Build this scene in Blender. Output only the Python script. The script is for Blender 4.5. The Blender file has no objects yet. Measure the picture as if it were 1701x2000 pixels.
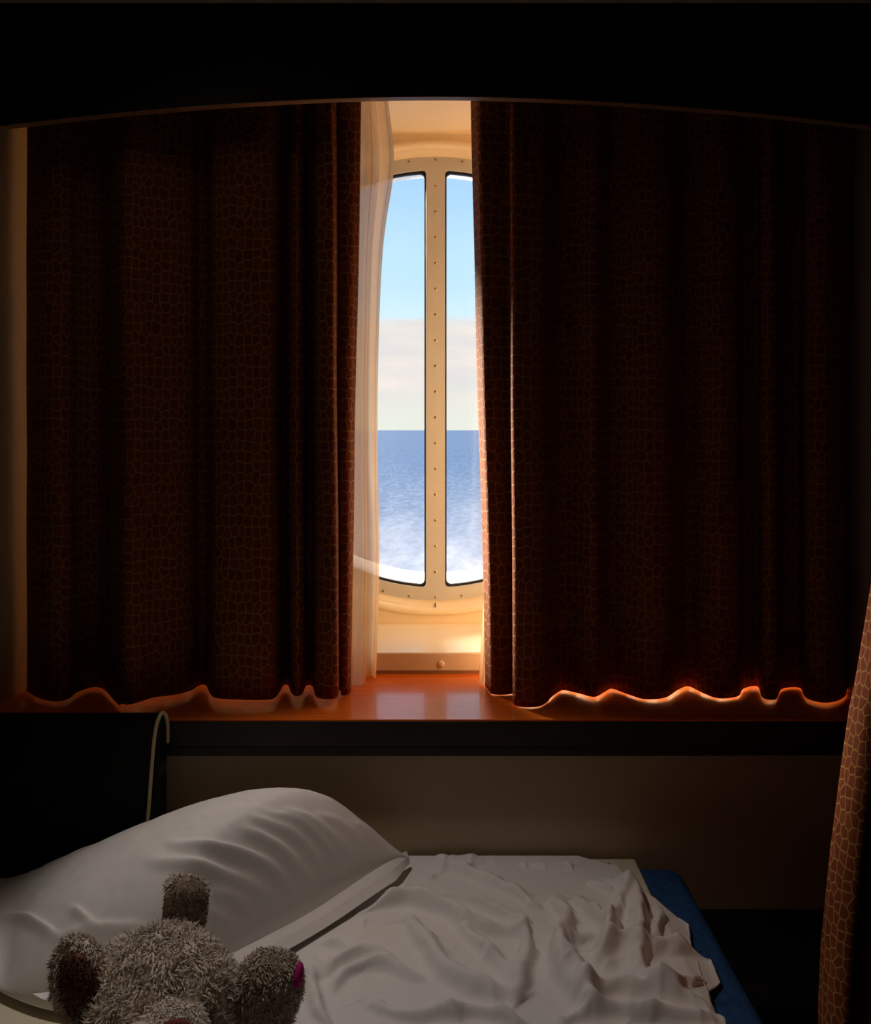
import bpy, bmesh, math, random
import numpy as np
from mathutils import Vector, Matrix, noise

random.seed(7)
rng = np.random.default_rng(11)
C = bpy.context.scene.collection
sc = bpy.context.scene

# ------------------------------------------------------------------ camera, sky, sun, exposure
F = 1700.0                # focal length in pixels of the 1701 x 2000 frame
CX, CY = 850.5, 840.0     # eye level runs through the sea horizon
CZ = 1.36                 # eye height above the cabin floor

cam_d = bpy.data.cameras.new('camera')
cam = bpy.data.objects.new('camera', cam_d); C.objects.link(cam)
cam.location = (0, 0, CZ); cam.rotation_euler = (math.pi / 2, 0, 0)
cam_d.sensor_fit = 'HORIZONTAL'; cam_d.sensor_width = 36.0; cam_d.lens = 36.0 * F / 1701.0
cam_d.shift_y = -(1000.0 - CY) / 1701.0
cam_d.clip_start = 0.02; cam_d.clip_end = 100000
sc.camera = cam

sc.view_settings.view_transform = 'Standard'; sc.view_settings.look = 'None'
sc.view_settings.gamma = 1.0; sc.view_settings.use_curve_mapping = False
sc.view_settings.exposure = 0.0
sc.cycles.max_bounces = 14; sc.cycles.diffuse_bounces = 9; sc.cycles.transparent_max_bounces = 16
sc.cycles.use_denoising = True
sc.cycles.sample_clamp_indirect = 6.0

SUN_STRENGTH = 24.0
SUN_ELEV, SUN_AZ, SUN_ANGLE = 17, 41, 10      # degrees; low afternoon sun over the sea, off to the left
SKY_GAIN = 1.08
FILL_WATTS, FILL_CONE, FILL_COLOR = 16.5, 62, (1.0, .88, .80, 1)   # dim added unseen lamp, built further down

def L(r, g, b):                                # sRGB 0-255 to linear
    f = lambda c: (c / 12.92 if c <= 0.04045 else ((c + 0.055) / 1.055) ** 2.4)
    return (f(r / 255), f(g / 255), f(b / 255), 1)

w = bpy.data.worlds.new('sky'); sc.world = w; w.use_nodes = True
nt = w.node_tree; nt.nodes.clear()
N = nt.nodes.new; LK = nt.links.new
out = N('ShaderNodeOutputWorld'); bg = N('ShaderNodeBackground'); tc = N('ShaderNodeTexCoord')
sep = N('ShaderNodeSeparateXYZ'); LK(tc.outputs['Generated'], sep.inputs[0])
ramp = N('ShaderNodeValToRGB'); LK(sep.outputs['Z'], ramp.inputs[0])
cr = ramp.color_ramp; cr.interpolation = 'EASE'
stops = [(0.0, L(232, 236, 226)), (0.035, L(232, 234, 224)), (0.115, L(214, 242, 254)), (0.18, L(194, 232, 255)), (0.30, L(168, 212, 254)), (1.0, L(128, 184, 250))]
cr.elements[0].position = 0; cr.elements[0].color = stops[0][1]
cr.elements[1].position = 1; cr.elements[1].color = stops[-1][1]
for p, c in stops[1:-1]:
    e = cr.elements.new(p); e.color = c
mp = N('ShaderNodeMapping'); mp.inputs['Scale'].default_value = (7, 7, 34); LK(tc.outputs['Generated'], mp.inputs[0])
nz = N('ShaderNodeTexNoise'); nz.inputs['Scale'].default_value = 1.0; nz.inputs['Detail'].default_value = 6; LK(mp.outputs[0], nz.inputs[0])
# cloud bank: between about 1.5 and 7.5 degrees above the horizon, ragged on top
edge = N('ShaderNodeMath'); edge.operation = 'MULTIPLY_ADD'; LK(nz.outputs['Fac'], edge.inputs[0]); edge.inputs[1].default_value = 0.035; LK(sep.outputs['Z'], edge.inputs[2])
band = N('ShaderNodeValToRGB'); LK(edge.outputs[0], band.inputs[0])
b = band.color_ramp; b.elements[0].position = 0.04; b.elements[0].color = (0, 0, 0, 1)
b.elements[1].position = 0.075; b.elements[1].color = (1, 1, 1, 1)
e = b.elements.new(0.138); e.color = (1, 1, 1, 1)
e = b.elements.new(0.148); e.color = (0, 0, 0, 1)
shade = N('ShaderNodeValToRGB'); LK(nz.outputs['Fac'], shade.inputs[0])
s = shade.color_ramp; s.elements[0].position = 0.35; s.elements[0].color = L(222, 221, 222)
s.elements[1].position = 0.65; s.elements[1].color = L(243, 234, 226)
mx = N('ShaderNodeMix'); mx.data_type = 'RGBA'; LK(band.outputs['Color'], mx.inputs['Factor']); LK(ramp.outputs['Color'], mx.inputs[6]); LK(shade.outputs['Color'], mx.inputs[7])
LK(mx.outputs[2], bg.inputs['Color']); bg.inputs['Strength'].default_value = SKY_GAIN
LK(bg.outputs[0], out.inputs['Surface'])

sd = bpy.data.lights.new('sun', 'SUN'); sd.energy = SUN_STRENGTH; sd.angle = math.radians(SUN_ANGLE); sd.color = (1.0, 0.88, 0.73)
sun = bpy.data.objects.new('sun', sd); C.objects.link(sun); sun.location = (0, 20, 20)
sv = Vector((-math.sin(math.radians(SUN_AZ)) * math.cos(math.radians(SUN_ELEV)), math.cos(math.radians(SUN_AZ)) * math.cos(math.radians(SUN_ELEV)), math.sin(math.radians(SUN_ELEV))))
sun.rotation_euler = sv.to_track_quat('Z', 'Y').to_euler()

# ------------------------------------------------------------------ helpers
def X(px, d): return (px - CX) / F * d
def Z(py, d): return CZ + (CY - py) / F * d
def P(px, py, d): return Vector((X(px, d), d, Z(py, d)))
def on_plane(px, py, z):                       # the point of a level plane that a pixel looks at
    d = (CZ - z) * F / (py - CY); return Vector((X(px, d), d, z))

def tag(o, label, cat=None, group=None, kind=None):
    if label: o['label'] = label
    if cat: o['category'] = cat
    if group: o['group'] = group
    if kind: o['kind'] = kind
    return o
def thing(name, label, cat, loc=(0, 0, 0), kind=None):
    o = bpy.data.objects.new(name, None); C.objects.link(o); o.location = loc; o.empty_display_size = .05
    return tag(o, label, cat, kind=kind)
def obj(name, me, mat=None, parent=None, smooth=False):
    if isinstance(me, bmesh.types.BMesh):
        m = bpy.data.meshes.new(name); bmesh.ops.recalc_face_normals(me, faces=me.faces); me.to_mesh(m); me.free(); me = m
    o = bpy.data.objects.new(name, me); C.objects.link(o)
    if mat and not me.materials: me.materials.append(mat)
    if smooth:
        me.polygons.foreach_set('use_smooth', [True] * len(me.polygons))
    if parent:
        o.parent = parent
        o.matrix_parent_inverse = Matrix.Translation(-parent.location) if parent.parent is None else (parent.matrix_parent_inverse @ Matrix()).inverted() @ Matrix() if False else Matrix.Translation(-world_loc(parent))
    return o
def world_loc(o):
    # all placing here is by translation only
    v = Vector(o.location)
    if o.parent:
        v = world_loc(o.parent) + o.matrix_parent_inverse.translation + v
    return v
def box(bm, x0, x1, y0, y1, z0, z1):
    v = [bm.verts.new((x, y, z)) for x in (x0, x1) for y in (y0, y1) for z in (z0, z1)]
    for q in ((0, 1, 3, 2), (4, 6, 7, 5), (0, 4, 5, 1), (2, 3, 7, 6), (0, 2, 6, 4), (1, 5, 7, 3)):
        bm.faces.new([v[i] for i in q])
    return v
def boxes(*bs, bevel=0, seg=2):
    bm = bmesh.new()
    for b_ in bs: box(bm, *b_)
    if bevel:
        bmesh.ops.bevel(bm, geom=list(bm.edges), offset=bevel, segments=seg, affect='EDGES', profile=.5)
    return bm
def lathe(profile, cx, cz, n=128, closed=False):      # profile of (r, y) about the window axis
    bm = bmesh.new(); rings = []
    for r, y in profile:
        rings.append([bm.verts.new((cx + r * math.cos(2 * math.pi * i / n), y, cz + r * math.sin(2 * math.pi * i / n))) for i in range(n)])
    k = len(rings)
    for a in range(k if closed else k - 1):
        A, B = rings[a], rings[(a + 1) % k]
        for i in range(n): bm.faces.new((A[i], A[(i + 1) % n], B[(i + 1) % n], B[i]))
    return bm
def plate(name, loops, y, half, mat, parent=None, bevel=0.0):   # flat plate with holes, standing in the XZ plane
    cu = bpy.data.curves.new(name, 'CURVE'); cu.dimensions = '2D'; cu.fill_mode = 'BOTH'; cu.extrude = half; cu.bevel_depth = bevel; cu.bevel_resolution = 1
    for lp in loops:
        s_ = cu.splines.new('POLY'); s_.points.add(len(lp) - 1); s_.use_cyclic_u = True
        for i, (a, b_) in enumerate(lp): s_.points[i].co = (a, b_, 0, 1)
    t = bpy.data.objects.new('tmp', cu); C.objects.link(t)
    dg = bpy.context.evaluated_depsgraph_get(); dg.update()
    me = bpy.data.meshes.new_from_object(t.evaluated_get(dg)); me.name = name
    bpy.data.objects.remove(t); bpy.data.curves.remove(cu)
    me.transform(Matrix(((1, 0, 0, 0), (0, 0, 1, y), (0, 1, 0, 0), (0, 0, 0, 1))))
    me.flip_normals()
    me.materials.clear()
    return obj(name, me, mat, parent)
def tube(name, pts, r, mat, parent=None, res=6):
    cu = bpy.data.curves.new(name, 'CURVE'); cu.dimensions = '3D'; cu.bevel_depth = r; cu.bevel_resolution = 3; cu.use_fill_caps = True
    s_ = cu.splines.new('NURBS'); s_.points.add(len(pts) - 1); s_.use_endpoint_u = True; s_.order_u = 4; s_.resolution_u = res
    for i, p in enumerate(pts): s_.points[i].co = (*p, 1)
    t = bpy.data.objects.new('tmp', cu); C.objects.link(t)
    dg = bpy.context.evaluated_depsgraph_get(); dg.update()
    me = bpy.data.meshes.new_from_object(t.evaluated_get(dg)); me.name = name
    bpy.data.objects.remove(t); bpy.data.curves.remove(cu)
    me.materials.clear()
    return obj(name, me, mat, parent, smooth=True)
def catmull(pts, sub):
    pts = [np.array(p, float) for p in pts]; o = []
    q = [2 * pts[0] - pts[1]] + pts + [2 * pts[-1] - pts[-2]]
    for i in range(1, len(q) - 2):
        for k in range(sub):
            t = k / sub
            o.append(.5 * (2 * q[i] + (q[i + 1] - q[i - 1]) * t + (2 * q[i - 1] - 5 * q[i] + 4 * q[i + 1] - q[i + 2]) * t * t + (3 * q[i] - q[i - 1] - 3 * q[i + 1] + q[i + 2]) * t ** 3))
    o.append(pts[-1]); return np.array(o)
def grid_mesh(name, V, uv=None, flip=False):           # V: rows x cols x 3
    r, c, _ = V.shape
    idx = np.arange(r * c).reshape(r, c)
    q = np.stack([idx[:-1, :-1], idx[:-1, 1:], idx[1:, 1:], idx[1:, :-1]], -1).reshape(-1, 4)
    if flip: q = q[:, ::-1]
    me = bpy.data.meshes.new(name); me.from_pydata(V.reshape(-1, 3).tolist(), [], q.tolist()); me.update()
    if uv is not None:
        l = me.uv_layers.new(name='UVMap'); u = uv.reshape(-1, 2)[q.reshape(-1)]
        l.data.foreach_set('uv', u.astype(np.float32).ravel())
    return me
def solidify(o, t, off=-1):
    m = o.modifiers.new('thickness', 'SOLIDIFY'); m.thickness = t; m.offset = off

# ------------------------------------------------------------------ materials
def new_mat(name):
    m = bpy.data.materials.new(name); m.use_nodes = True
    return m, m.node_tree, m.node_tree.nodes['Principled BSDF']
def pmat(name, col, rough=.5, spec=.5, metal=0, noise_amt=.08, noise_scale=30, bump=0, bump_scale=200, coat=0, sheen=0, stretch=(1, 1, 1)):
    m, t, p = new_mat(name)
    p.inputs['Roughness'].default_value = rough; p.inputs['Specular IOR Level'].default_value = spec; p.inputs['Metallic'].default_value = metal
    p.inputs['Coat Weight'].default_value = coat; p.inputs['Coat Roughness'].default_value = .08
    p.inputs['Sheen Weight'].default_value = sheen
    co = t.nodes.new('ShaderNodeTexCoord'); ma = t.nodes.new('ShaderNodeMapping'); ma.inputs['Scale'].default_value = stretch
    t.links.new(co.outputs['Object'], ma.inputs[0])
    n = t.nodes.new('ShaderNodeTexNoise'); n.inputs['Scale'].default_value = noise_scale; n.inputs['Detail'].default_value = 5
    t.links.new(ma.outputs[0], n.inputs[0])
    r = t.nodes.new('ShaderNodeValToRGB'); c = np.array(col[:3])
    r.color_ramp.elements[0].position = .3; r.color_ramp.elements[0].color = (*np.clip(c * (1 - noise_amt), 0, 1), 1)
    r.color_ramp.elements[1].position = .7; r.color_ramp.elements[1].color = (*np.clip(c * (1 + noise_amt), 0, 1), 1)
    t.links.new(n.outputs['Fac'], r.inputs[0]); t.links.new(r.outputs[0], p.inputs['Base Color'])
    if bump:
        n2 = t.nodes.new('ShaderNodeTexNoise'); n2.inputs['Scale'].default_value = bump_scale; n2.inputs['Detail'].default_value = 3
        t.links.new(ma.outputs[0], n2.inputs[0])
        bn = t.nodes.new('ShaderNodeBump'); bn.inputs['Strength'].default_value = bump; bn.inputs['Distance'].default_value = .002
        t.links.new(n2.outputs['Fac'], bn.inputs['Height']); t.links.new(bn.outputs[0], p.inputs['Normal'])
    return m

M = {}
M['cream'] = pmat('cream_lacquer', (.88, .75, .54), .2, .5, noise_amt=.015, noise_scale=6)
M['soffit'] = pmat('cream_paint', (.90, .76, .54), .45, .4, noise_amt=.015, noise_scale=6)
M['frame'] = pmat('window_frame_paint', (.57, .565, .55), .32, .5, noise_amt=.02)
M['gasket'] = pmat('black_rubber', (.02, .018, .02), .5, .3)
M['screw'] = pmat('screw_steel', (.55, .50, .42), .35, .5, metal=.6)
M['slot'] = pmat('screw_recess', (.03, .025, .02), .7, .2)
M['hull'] = pmat('white_hull_paint', (.86, .84, .78), .4, .4, noise_amt=.03)
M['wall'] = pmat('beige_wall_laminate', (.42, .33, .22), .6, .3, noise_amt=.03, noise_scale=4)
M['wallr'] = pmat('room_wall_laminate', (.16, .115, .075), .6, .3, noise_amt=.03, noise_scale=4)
M['ceil'] = pmat('ceiling_panel_paint', (.55, .44, .31), .6, .3, noise_amt=.02, noise_scale=4)
M['carpet'] = pmat('dark_carpet', (.05, .035, .035), .95, .1, noise_amt=.4, noise_scale=180, bump=.5)
M['darkwood'] = pmat('dark_stained_wood', (.020, .013, .010), .45, .3, noise_amt=.35, noise_scale=14, stretch=(.25, 4, 4))
M['blackwood'] = pmat('black_veneer', (.006, .0055, .005), .5, .2, noise_amt=.3, noise_scale=14, stretch=(.25, 4, 4))
M['lining'] = pmat('curtain_lining', (.78, .70, .56), .9, .1, noise_amt=.03)
M['mattress'] = pmat('mattress_pad_cotton', (.80, .73, .56), .9, .1, noise_amt=.04, noise_scale=60, bump=.3, bump_scale=500)
M['navy'] = pmat('navy_upholstery', (.026, .085, .225), .9, .15, noise_amt=.35, noise_scale=160, bump=.6, bump_scale=500)
M['linen'] = pmat('white_cotton', (.84, .82, .80), .85, .15, noise_amt=.02, noise_scale=20, bump=.12, bump_scale=900)
M['cord'] = pmat('cream_cord', (.62, .50, .30), .55, .3)
M['tagcloth'] = pmat('white_label_cloth', (.95, .95, .95), .6, .3)
M['plush'] = pmat('plush_fur', (.66, .58, .50), .95, .1, noise_amt=.25, noise_scale=40, sheen=.3)
M['plush_light'] = pmat('plush_muzzle_fur', (.78, .71, .64), .95, .1, noise_amt=.15, noise_scale=40)
M['plush_shaded'] = pmat('plush_short_pile_shaded', (.30, .23, .17), .95, .1, noise_amt=.3, noise_scale=120, bump=.6, bump_scale=600)  # short arm pile, with the shade on its front put into the colour
M['ear'] = pmat('plush_inner_ear', (.16, .075, .05), .95, .1, noise_amt=.4, noise_scale=120, bump=.6, bump_scale=600)
M['pink'] = pmat('magenta_felt', (.42, .02, .19), .9, .1)
M['thread'] = pmat('red_brown_thread', (.22, .06, .05), .8, .1)

M['edging'] = pmat('lit_edge_and_strip_wood', (.36, .20, .10), .4, .4)  # ledge strip wood; on the valance, bounce light put into the colour

def wood_mat():
    m, t, p = new_mat('orange_cherry_wood')
    p.inputs['Roughness'].default_value = .30; p.inputs['Specular IOR Level'].default_value = .12
    p.inputs['Coat Weight'].default_value = .32; p.inputs['Coat Roughness'].default_value = .10
    co = t.nodes.new('ShaderNodeTexCoord'); ma = t.nodes.new('ShaderNodeMapping'); ma.inputs['Scale'].default_value = (2.5, 40, 40)
    t.links.new(co.outputs['Object'], ma.inputs[0])
    n = t.nodes.new('ShaderNodeTexNoise'); n.inputs['Scale'].default_value = 3; n.inputs['Detail'].default_value = 6; n.inputs['Distortion'].default_value = .6
    t.links.new(ma.outputs[0], n.inputs[0])
    r = t.nodes.new('ShaderNodeValToRGB'); r.color_ramp.elements[0].position = .3; r.color_ramp.elements[0].color = (.72, .135, .012, 1)
    r.color_ramp.elements[1].position = .7; r.color_ramp.elements[1].color = (.86, .195, .022, 1)
    t.links.new(n.outputs['Fac'], r.inputs[0]); t.links.new(r.outputs[0], p.inputs['Base Color'])
    return m
M['shelf'] = wood_mat()

def fabric_mat(name, base, line, cell=.0128):
    m, t, p = new_mat(name)
    p.inputs['Roughness'].default_value = .75; p.inputs['Specular IOR Level'].default_value = .08
    uv = t.nodes.new('ShaderNodeUVMap'); ma = t.nodes.new('ShaderNodeMapping')
    ma.inputs['Scale'].default_value = (1 / cell, 1 / (cell * 1.35), 1); t.links.new(uv.outputs[0], ma.inputs[0])
    wob = t.nodes.new('ShaderNodeTexNoise'); wob.inputs['Scale'].default_value = .7; t.links.new(ma.outputs[0], wob.inputs[0])
    mix = t.nodes.new('ShaderNodeMix'); mix.data_type = 'VECTOR'; mix.inputs[0].default_value = .12
    t.links.new(ma.outputs[0], mix.inputs[4]); t.links.new(wob.outputs['Color'], mix.inputs[5])
    vo = t.nodes.new('ShaderNodeTexVoronoi'); vo.feature = 'DISTANCE_TO_EDGE'; vo.voronoi_dimensions = '2D'; vo.inputs['Scale'].default_value = 1; vo.inputs['Randomness'].default_value = .62
    t.links.new(mix.outputs[1], vo.inputs[0])
    r = t.nodes.new('ShaderNodeValToRGB'); r.color_ramp.elements[0].position = .045; r.color_ramp.elements[0].color = (1, 1, 1, 1)
    r.color_ramp.elements[1].position = .095; r.color_ramp.elements[1].color = (0, 0, 0, 1)
    t.links.new(vo.outputs['Distance'], r.inputs[0])
    # some cells are filled a shade lighter, as in the weave
    v2 = t.nodes.new('ShaderNodeTexVoronoi'); v2.feature = 'F1'; v2.voronoi_dimensions = '2D'; v2.inputs['Scale'].default_value = 1; v2.inputs['Randomness'].default_value = .62
    t.links.new(mix.outputs[1], v2.inputs[0])
    hs = t.nodes.new('ShaderNodeSeparateColor'); t.links.new(v2.outputs['Color'], hs.inputs[0])
    cb = t.nodes.new('ShaderNodeValToRGB'); cb.color_ramp.elements[0].color = (*[c * .85 for c in base], 1); cb.color_ramp.elements[1].color = (*[c * 1.15 for c in base], 1)
    t.links.new(hs.outputs[0], cb.inputs[0])
    mc = t.nodes.new('ShaderNodeMix'); mc.data_type = 'RGBA'; t.links.new(r.outputs[0], mc.inputs[0]); t.links.new(cb.outputs[0], mc.inputs[6]); mc.inputs[7].default_value = (*line, 1)
    t.links.new(mc.outputs[2], p.inputs['Base Color'])
    bn = t.nodes.new('ShaderNodeBump'); bn.inputs['Strength'].default_value = .35; bn.inputs['Distance'].default_value = .001
    t.links.new(r.outputs[0], bn.inputs['Height']); t.links.new(bn.outputs[0], p.inputs['Normal'])
    return m
M['curtain'] = fabric_mat('rust_lattice_curtain', (.20, .047, .017), (.36, .18, .052))
M['divider'] = fabric_mat('rust_lattice_divider', (.21, .050, .018), (.40, .20, .06), cell=.0092)

def sheer_mat():
    m = bpy.data.materials.new('sheer_voile'); m.use_nodes = True; t = m.node_tree; t.nodes.clear()
    o = t.nodes.new('ShaderNodeOutputMaterial'); df = t.nodes.new('ShaderNodeBsdfDiffuse'); tl = t.nodes.new('ShaderNodeBsdfTranslucent'); tr = t.nodes.new('ShaderNodeBsdfTransparent')
    a = t.nodes.new('ShaderNodeMixShader'); b_ = t.nodes.new('ShaderNodeMixShader')
    uv = t.nodes.new('ShaderNodeUVMap'); sp = t.nodes.new('ShaderNodeSeparateXYZ'); t.links.new(uv.outputs[0], sp.inputs[0])
    wv = t.nodes.new('ShaderNodeTexWave'); wv.wave_type = 'BANDS'; wv.bands_direction = 'X'; wv.inputs['Scale'].default_value = 9; wv.inputs['Distortion'].default_value = .3
    t.links.new(uv.outputs[0], wv.inputs[0])
    r = t.nodes.new('ShaderNodeValToRGB'); r.color_ramp.elements[0].position = .0; r.color_ramp.elements[0].color = (.62, .47, .33, 1)
    r.color_ramp.elements[1].position = .03; r.color_ramp.elements[1].color = (.95, .78, .52, 1)
    t.links.new(wv.outputs['Fac'], r.inputs[0]); t.links.new(r.outputs[0], df.inputs['Color']); t.links.new(r.outputs[0], tl.inputs['Color'])
    a.inputs[0].default_value = .58; t.links.new(df.outputs[0], a.inputs[1]); t.links.new(tl.outputs[0], a.inputs[2])
    b_.inputs[0].default_value = .09; t.links.new(a.outputs[0], b_.inputs[1]); t.links.new(tr.outputs[0], b_.inputs[2])
    t.links.new(b_.outputs[0], o.inputs['Surface'])
    return m
M['sheer'] = sheer_mat()

def glass_mat():
    # clear pane with a salt film that thickens towards the lower rim
    m = bpy.data.materials.new('salty_glass'); m.use_nodes = True; t = m.node_tree; t.nodes.clear()
    o = t.nodes.new('ShaderNodeOutputMaterial'); tr = t.nodes.new('ShaderNodeBsdfTransparent'); gl = t.nodes.new('ShaderNodeBsdfGlossy'); gl.inputs['Roughness'].default_value = .02
    tl = t.nodes.new('ShaderNodeBsdfTranslucent'); tl.inputs['Color'].default_value = (.9, .9, .9, 1)
    fr = t.nodes.new('ShaderNodeFresnel'); fr.inputs['IOR'].default_value = 1.3
    a = t.nodes.new('ShaderNodeMixShader'); t.links.new(fr.outputs[0], a.inputs[0]); t.links.new(tr.outputs[0], a.inputs[1]); t.links.new(gl.outputs[0], a.inputs[2])
    co = t.nodes.new('ShaderNodeTexCoord'); sp = t.nodes.new('ShaderNodeSeparateXYZ'); t.links.new(co.outputs['Object'], sp.inputs[0])
    rm = t.nodes.new('ShaderNodeMapRange'); rm.inputs[1].default_value = CZ - .06; rm.inputs[2].default_value = CZ - .39; rm.inputs[3].default_value = .0; rm.inputs[4].default_value = .10; rm.interpolation_type = 'SMOOTHSTEP'
    t.links.new(sp.outputs['Z'], rm.inputs[0])
    n = t.nodes.new('ShaderNodeTexNoise'); n.inputs['Scale'].default_value = 14; n.inputs['Detail'].default_value = 6; t.links.new(co.outputs['Object'], n.inputs[0])
    mu = t.nodes.new('ShaderNodeMath'); mu.operation = 'MULTIPLY'; t.links.new(rm.outputs[0], mu.inputs[0]); t.links.new(n.outputs['Fac'], mu.inputs[1])
    b_ = t.nodes.new('ShaderNodeMixShader'); t.links.new(mu.outputs[0], b_.inputs[0]); t.links.new(a.outputs[0], b_.inputs[1]); t.links.new(tl.outputs[0], b_.inputs[2])
    t.links.new(b_.outputs[0], o.inputs['Surface'])
    return m
M['glass'] = glass_mat()

def sea_mat():
    m, t, p = new_mat('open_sea')
    p.inputs['Roughness'].default_value = .8; p.inputs['Specular IOR Level'].default_value = .03
    co = t.nodes.new('ShaderNodeTexCoord'); ma = t.nodes.new('ShaderNodeMapping'); ma.inputs['Scale'].default_value = (.45, .13, 1)
    t.links.new(co.outputs['Object'], ma.inputs[0])
    n = t.nodes.new('ShaderNodeTexNoise'); n.inputs['Scale'].default_value = 1.6; n.inputs['Detail'].default_value = 7; n.inputs['Roughness'].default_value = .68; t.links.new(ma.outputs[0], n.inputs[0])
    r = t.nodes.new('ShaderNodeValToRGB'); r.color_ramp.elements[0].position = .36; r.color_ramp.elements[0].color = SEA_D
    r.color_ramp.elements[1].position = .66; r.color_ramp.elements[1].color = SEA_L
    t.links.new(n.outputs['Fac'], r.inputs[0]); t.links.new(r.outputs[0], p.inputs['Base Color'])
    bn = t.nodes.new('ShaderNodeBump'); bn.inputs['Strength'].default_value = .10; bn.inputs['Distance'].default_value = .6
    t.links.new(n.outputs['Fac'], bn.inputs['Height']); t.links.new(bn.outputs[0], p.inputs['Normal'])
    return m
SEA_D, SEA_L = (.036, .082, .170, 1), (.105, .175, .285, 1)
M['sea'] = sea_mat()

# ------------------------------------------------------------------ the place: sea and cabin shell
Y_WALL, Y_SHELF, Y_LEDGE, Y_WIN, Y_FRAME = 1.55, 1.5225, 1.81, 2.10, 2.135
Z_SHELF, Z_LEDGE, Z_SOFF, Z_CEIL = CZ - .506, CZ - .463, CZ + .714, CZ + .736
XL, XR, XA, YB = -1.35, 1.75, .80, -1.9

bm = bmesh.new(); S = 60000
v = [bm.verts.new(p) for p in ((-S, 6, -16), (S, 6, -16), (S, S, -16), (-S, S, -16))]; bm.faces.new(v)
tag(obj('sea', bm, M['sea']), 'rippled blue sea stretching to the horizon beyond the window', 'sea', kind='structure')

tag(obj('floor', boxes((XL - .1, XR + .1, YB - .1, 2.2, -.1, 0)), M['carpet']), 'dark carpeted cabin floor', 'floor', kind='structure')
tag(obj('ceiling', boxes((XL - .1, XR + .1, YB - .1, 2.2, Z_CEIL, Z_CEIL + .1)), M['ceil']), 'beige panelled cabin ceiling above the valance', 'ceiling', kind='structure')
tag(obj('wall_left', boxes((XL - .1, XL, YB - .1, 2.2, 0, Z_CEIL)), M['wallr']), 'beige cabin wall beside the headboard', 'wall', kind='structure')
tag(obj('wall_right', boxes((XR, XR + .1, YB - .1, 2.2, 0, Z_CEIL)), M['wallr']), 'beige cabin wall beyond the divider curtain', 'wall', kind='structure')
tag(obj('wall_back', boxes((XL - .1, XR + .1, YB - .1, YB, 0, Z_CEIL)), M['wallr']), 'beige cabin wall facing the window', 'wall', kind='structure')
tag(obj('wall_front', boxes((XL, XR, Y_WALL, 2.2, 0, Z_SHELF - .075), (XL, -XA, Y_WALL, 2.2, Z_SHELF - .075, Z_CEIL), (XA, XR, Y_WALL, 2.2, Z_SHELF - .075, Z_CEIL)), M['wall']),
    'beige wall with the curtained window alcove above the bed', 'wall', kind='structure')

# ------------------------------------------------------------------ window
WC, WR = .1262, .5445                    # window centre above eye level, outer frame radius
wz = CZ + WC
win = thing('window_1', 'round cream porthole window with a screwed vertical centre bar', 'window', (0, Y_WIN, Z_LEDGE), kind='structure')
# alcove back panel with its round opening
bm = bmesh.new(); n = 160; R0 = .5735; ring_a, ring_b = [], []
for i in range(n):
    a = 2 * math.pi * i / n; ca, sa = math.cos(a), math.sin(a)
    ring_a.append(bm.verts.new((R0 * ca, Y_WIN, wz + R0 * sa)))
    hx, hz = XA, (Z_SOFF + .005 - wz if sa > 0 else wz - Z_LEDGE + .005)
    k = min(hx / max(abs(ca), 1e-6), hz / max(abs(sa), 1e-6)); k = max(k, R0 + .0005)
    ring_b.append(bm.verts.new((k * ca, Y_WIN, wz + k * sa)))
for i in range(n): bm.faces.new((ring_a[i], ring_a[(i + 1) % n], ring_b[(i + 1) % n], ring_b[i]))
obj('alcove_panel', bm, M['soffit'], win)
obj('surround_ring', lathe([(.5735, 2.10), (.5725, 2.094), (.569, 2.0905), (.564, 2.0895), (.559, 2.092), (.5565, 2.097), (.5555, 2.104), (.5535, 2.1055), (.551, 2.1065), (WR - .002, 2.141)], 0, wz, 160), M['soffit'], win, smooth=True)
bm = boxes((-.0008, .0008, 2.100, 2.128, wz - .5535, wz - .5465))
obj('joint_line', bm, M['slot'], win)

def circle(r, n=180, c=0.0): return [(r * math.cos(2 * math.pi * i / n), wz + r * math.sin(2 * math.pi * i / n)) for i in range(n)]
def d_loop(R, xin, rc, side):            # half-round light with two rounded inner corners
    cxr = xin + rc; th = math.asin(min(1, cxr / (R - rc)))
    pts = []; zc = (R - rc) * math.cos(th)
    for k in range(9):                   # upper inner corner
        a = math.pi - (math.pi - (math.pi / 2 - th)) * k / 8
        pts.append((cxr + rc * math.cos(a), zc + rc * math.sin(a)))
    for k in range(1, 80):
        a = (math.pi / 2 - th) * (1 - 2 * k / 80)
        pts.append((R * math.cos(a), R * math.sin(a)))
    for k in range(9):
        a = -(math.pi / 2 - th) - (math.pi - (math.pi / 2 - th)) * k / 8
        pts.append((cxr + rc * math.cos(a), -zc + rc * math.sin(a)))
    return [(side * p[0], wz + p[1]) for p in pts]
XB = .0226
fr = plate('frame', [circle(WR), d_loop(.5135, XB, .010, 1), d_loop(.5135, XB, .010, -1)], Y_FRAME + .006, .0055, M['frame'], win, bevel=.0008)
for sd_ in (-1, 1):
    plate('gasket', [d_loop(.5150, XB - .0015, .011, sd_), d_loop(.5075, XB + .0045, .012, sd_)], 2.150, .006, M['gasket'], win)
    plate('glass_pane', [d_loop(.5110, XB + .002, .012, sd_)], 2.160, .002, M['glass'], win)
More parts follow.
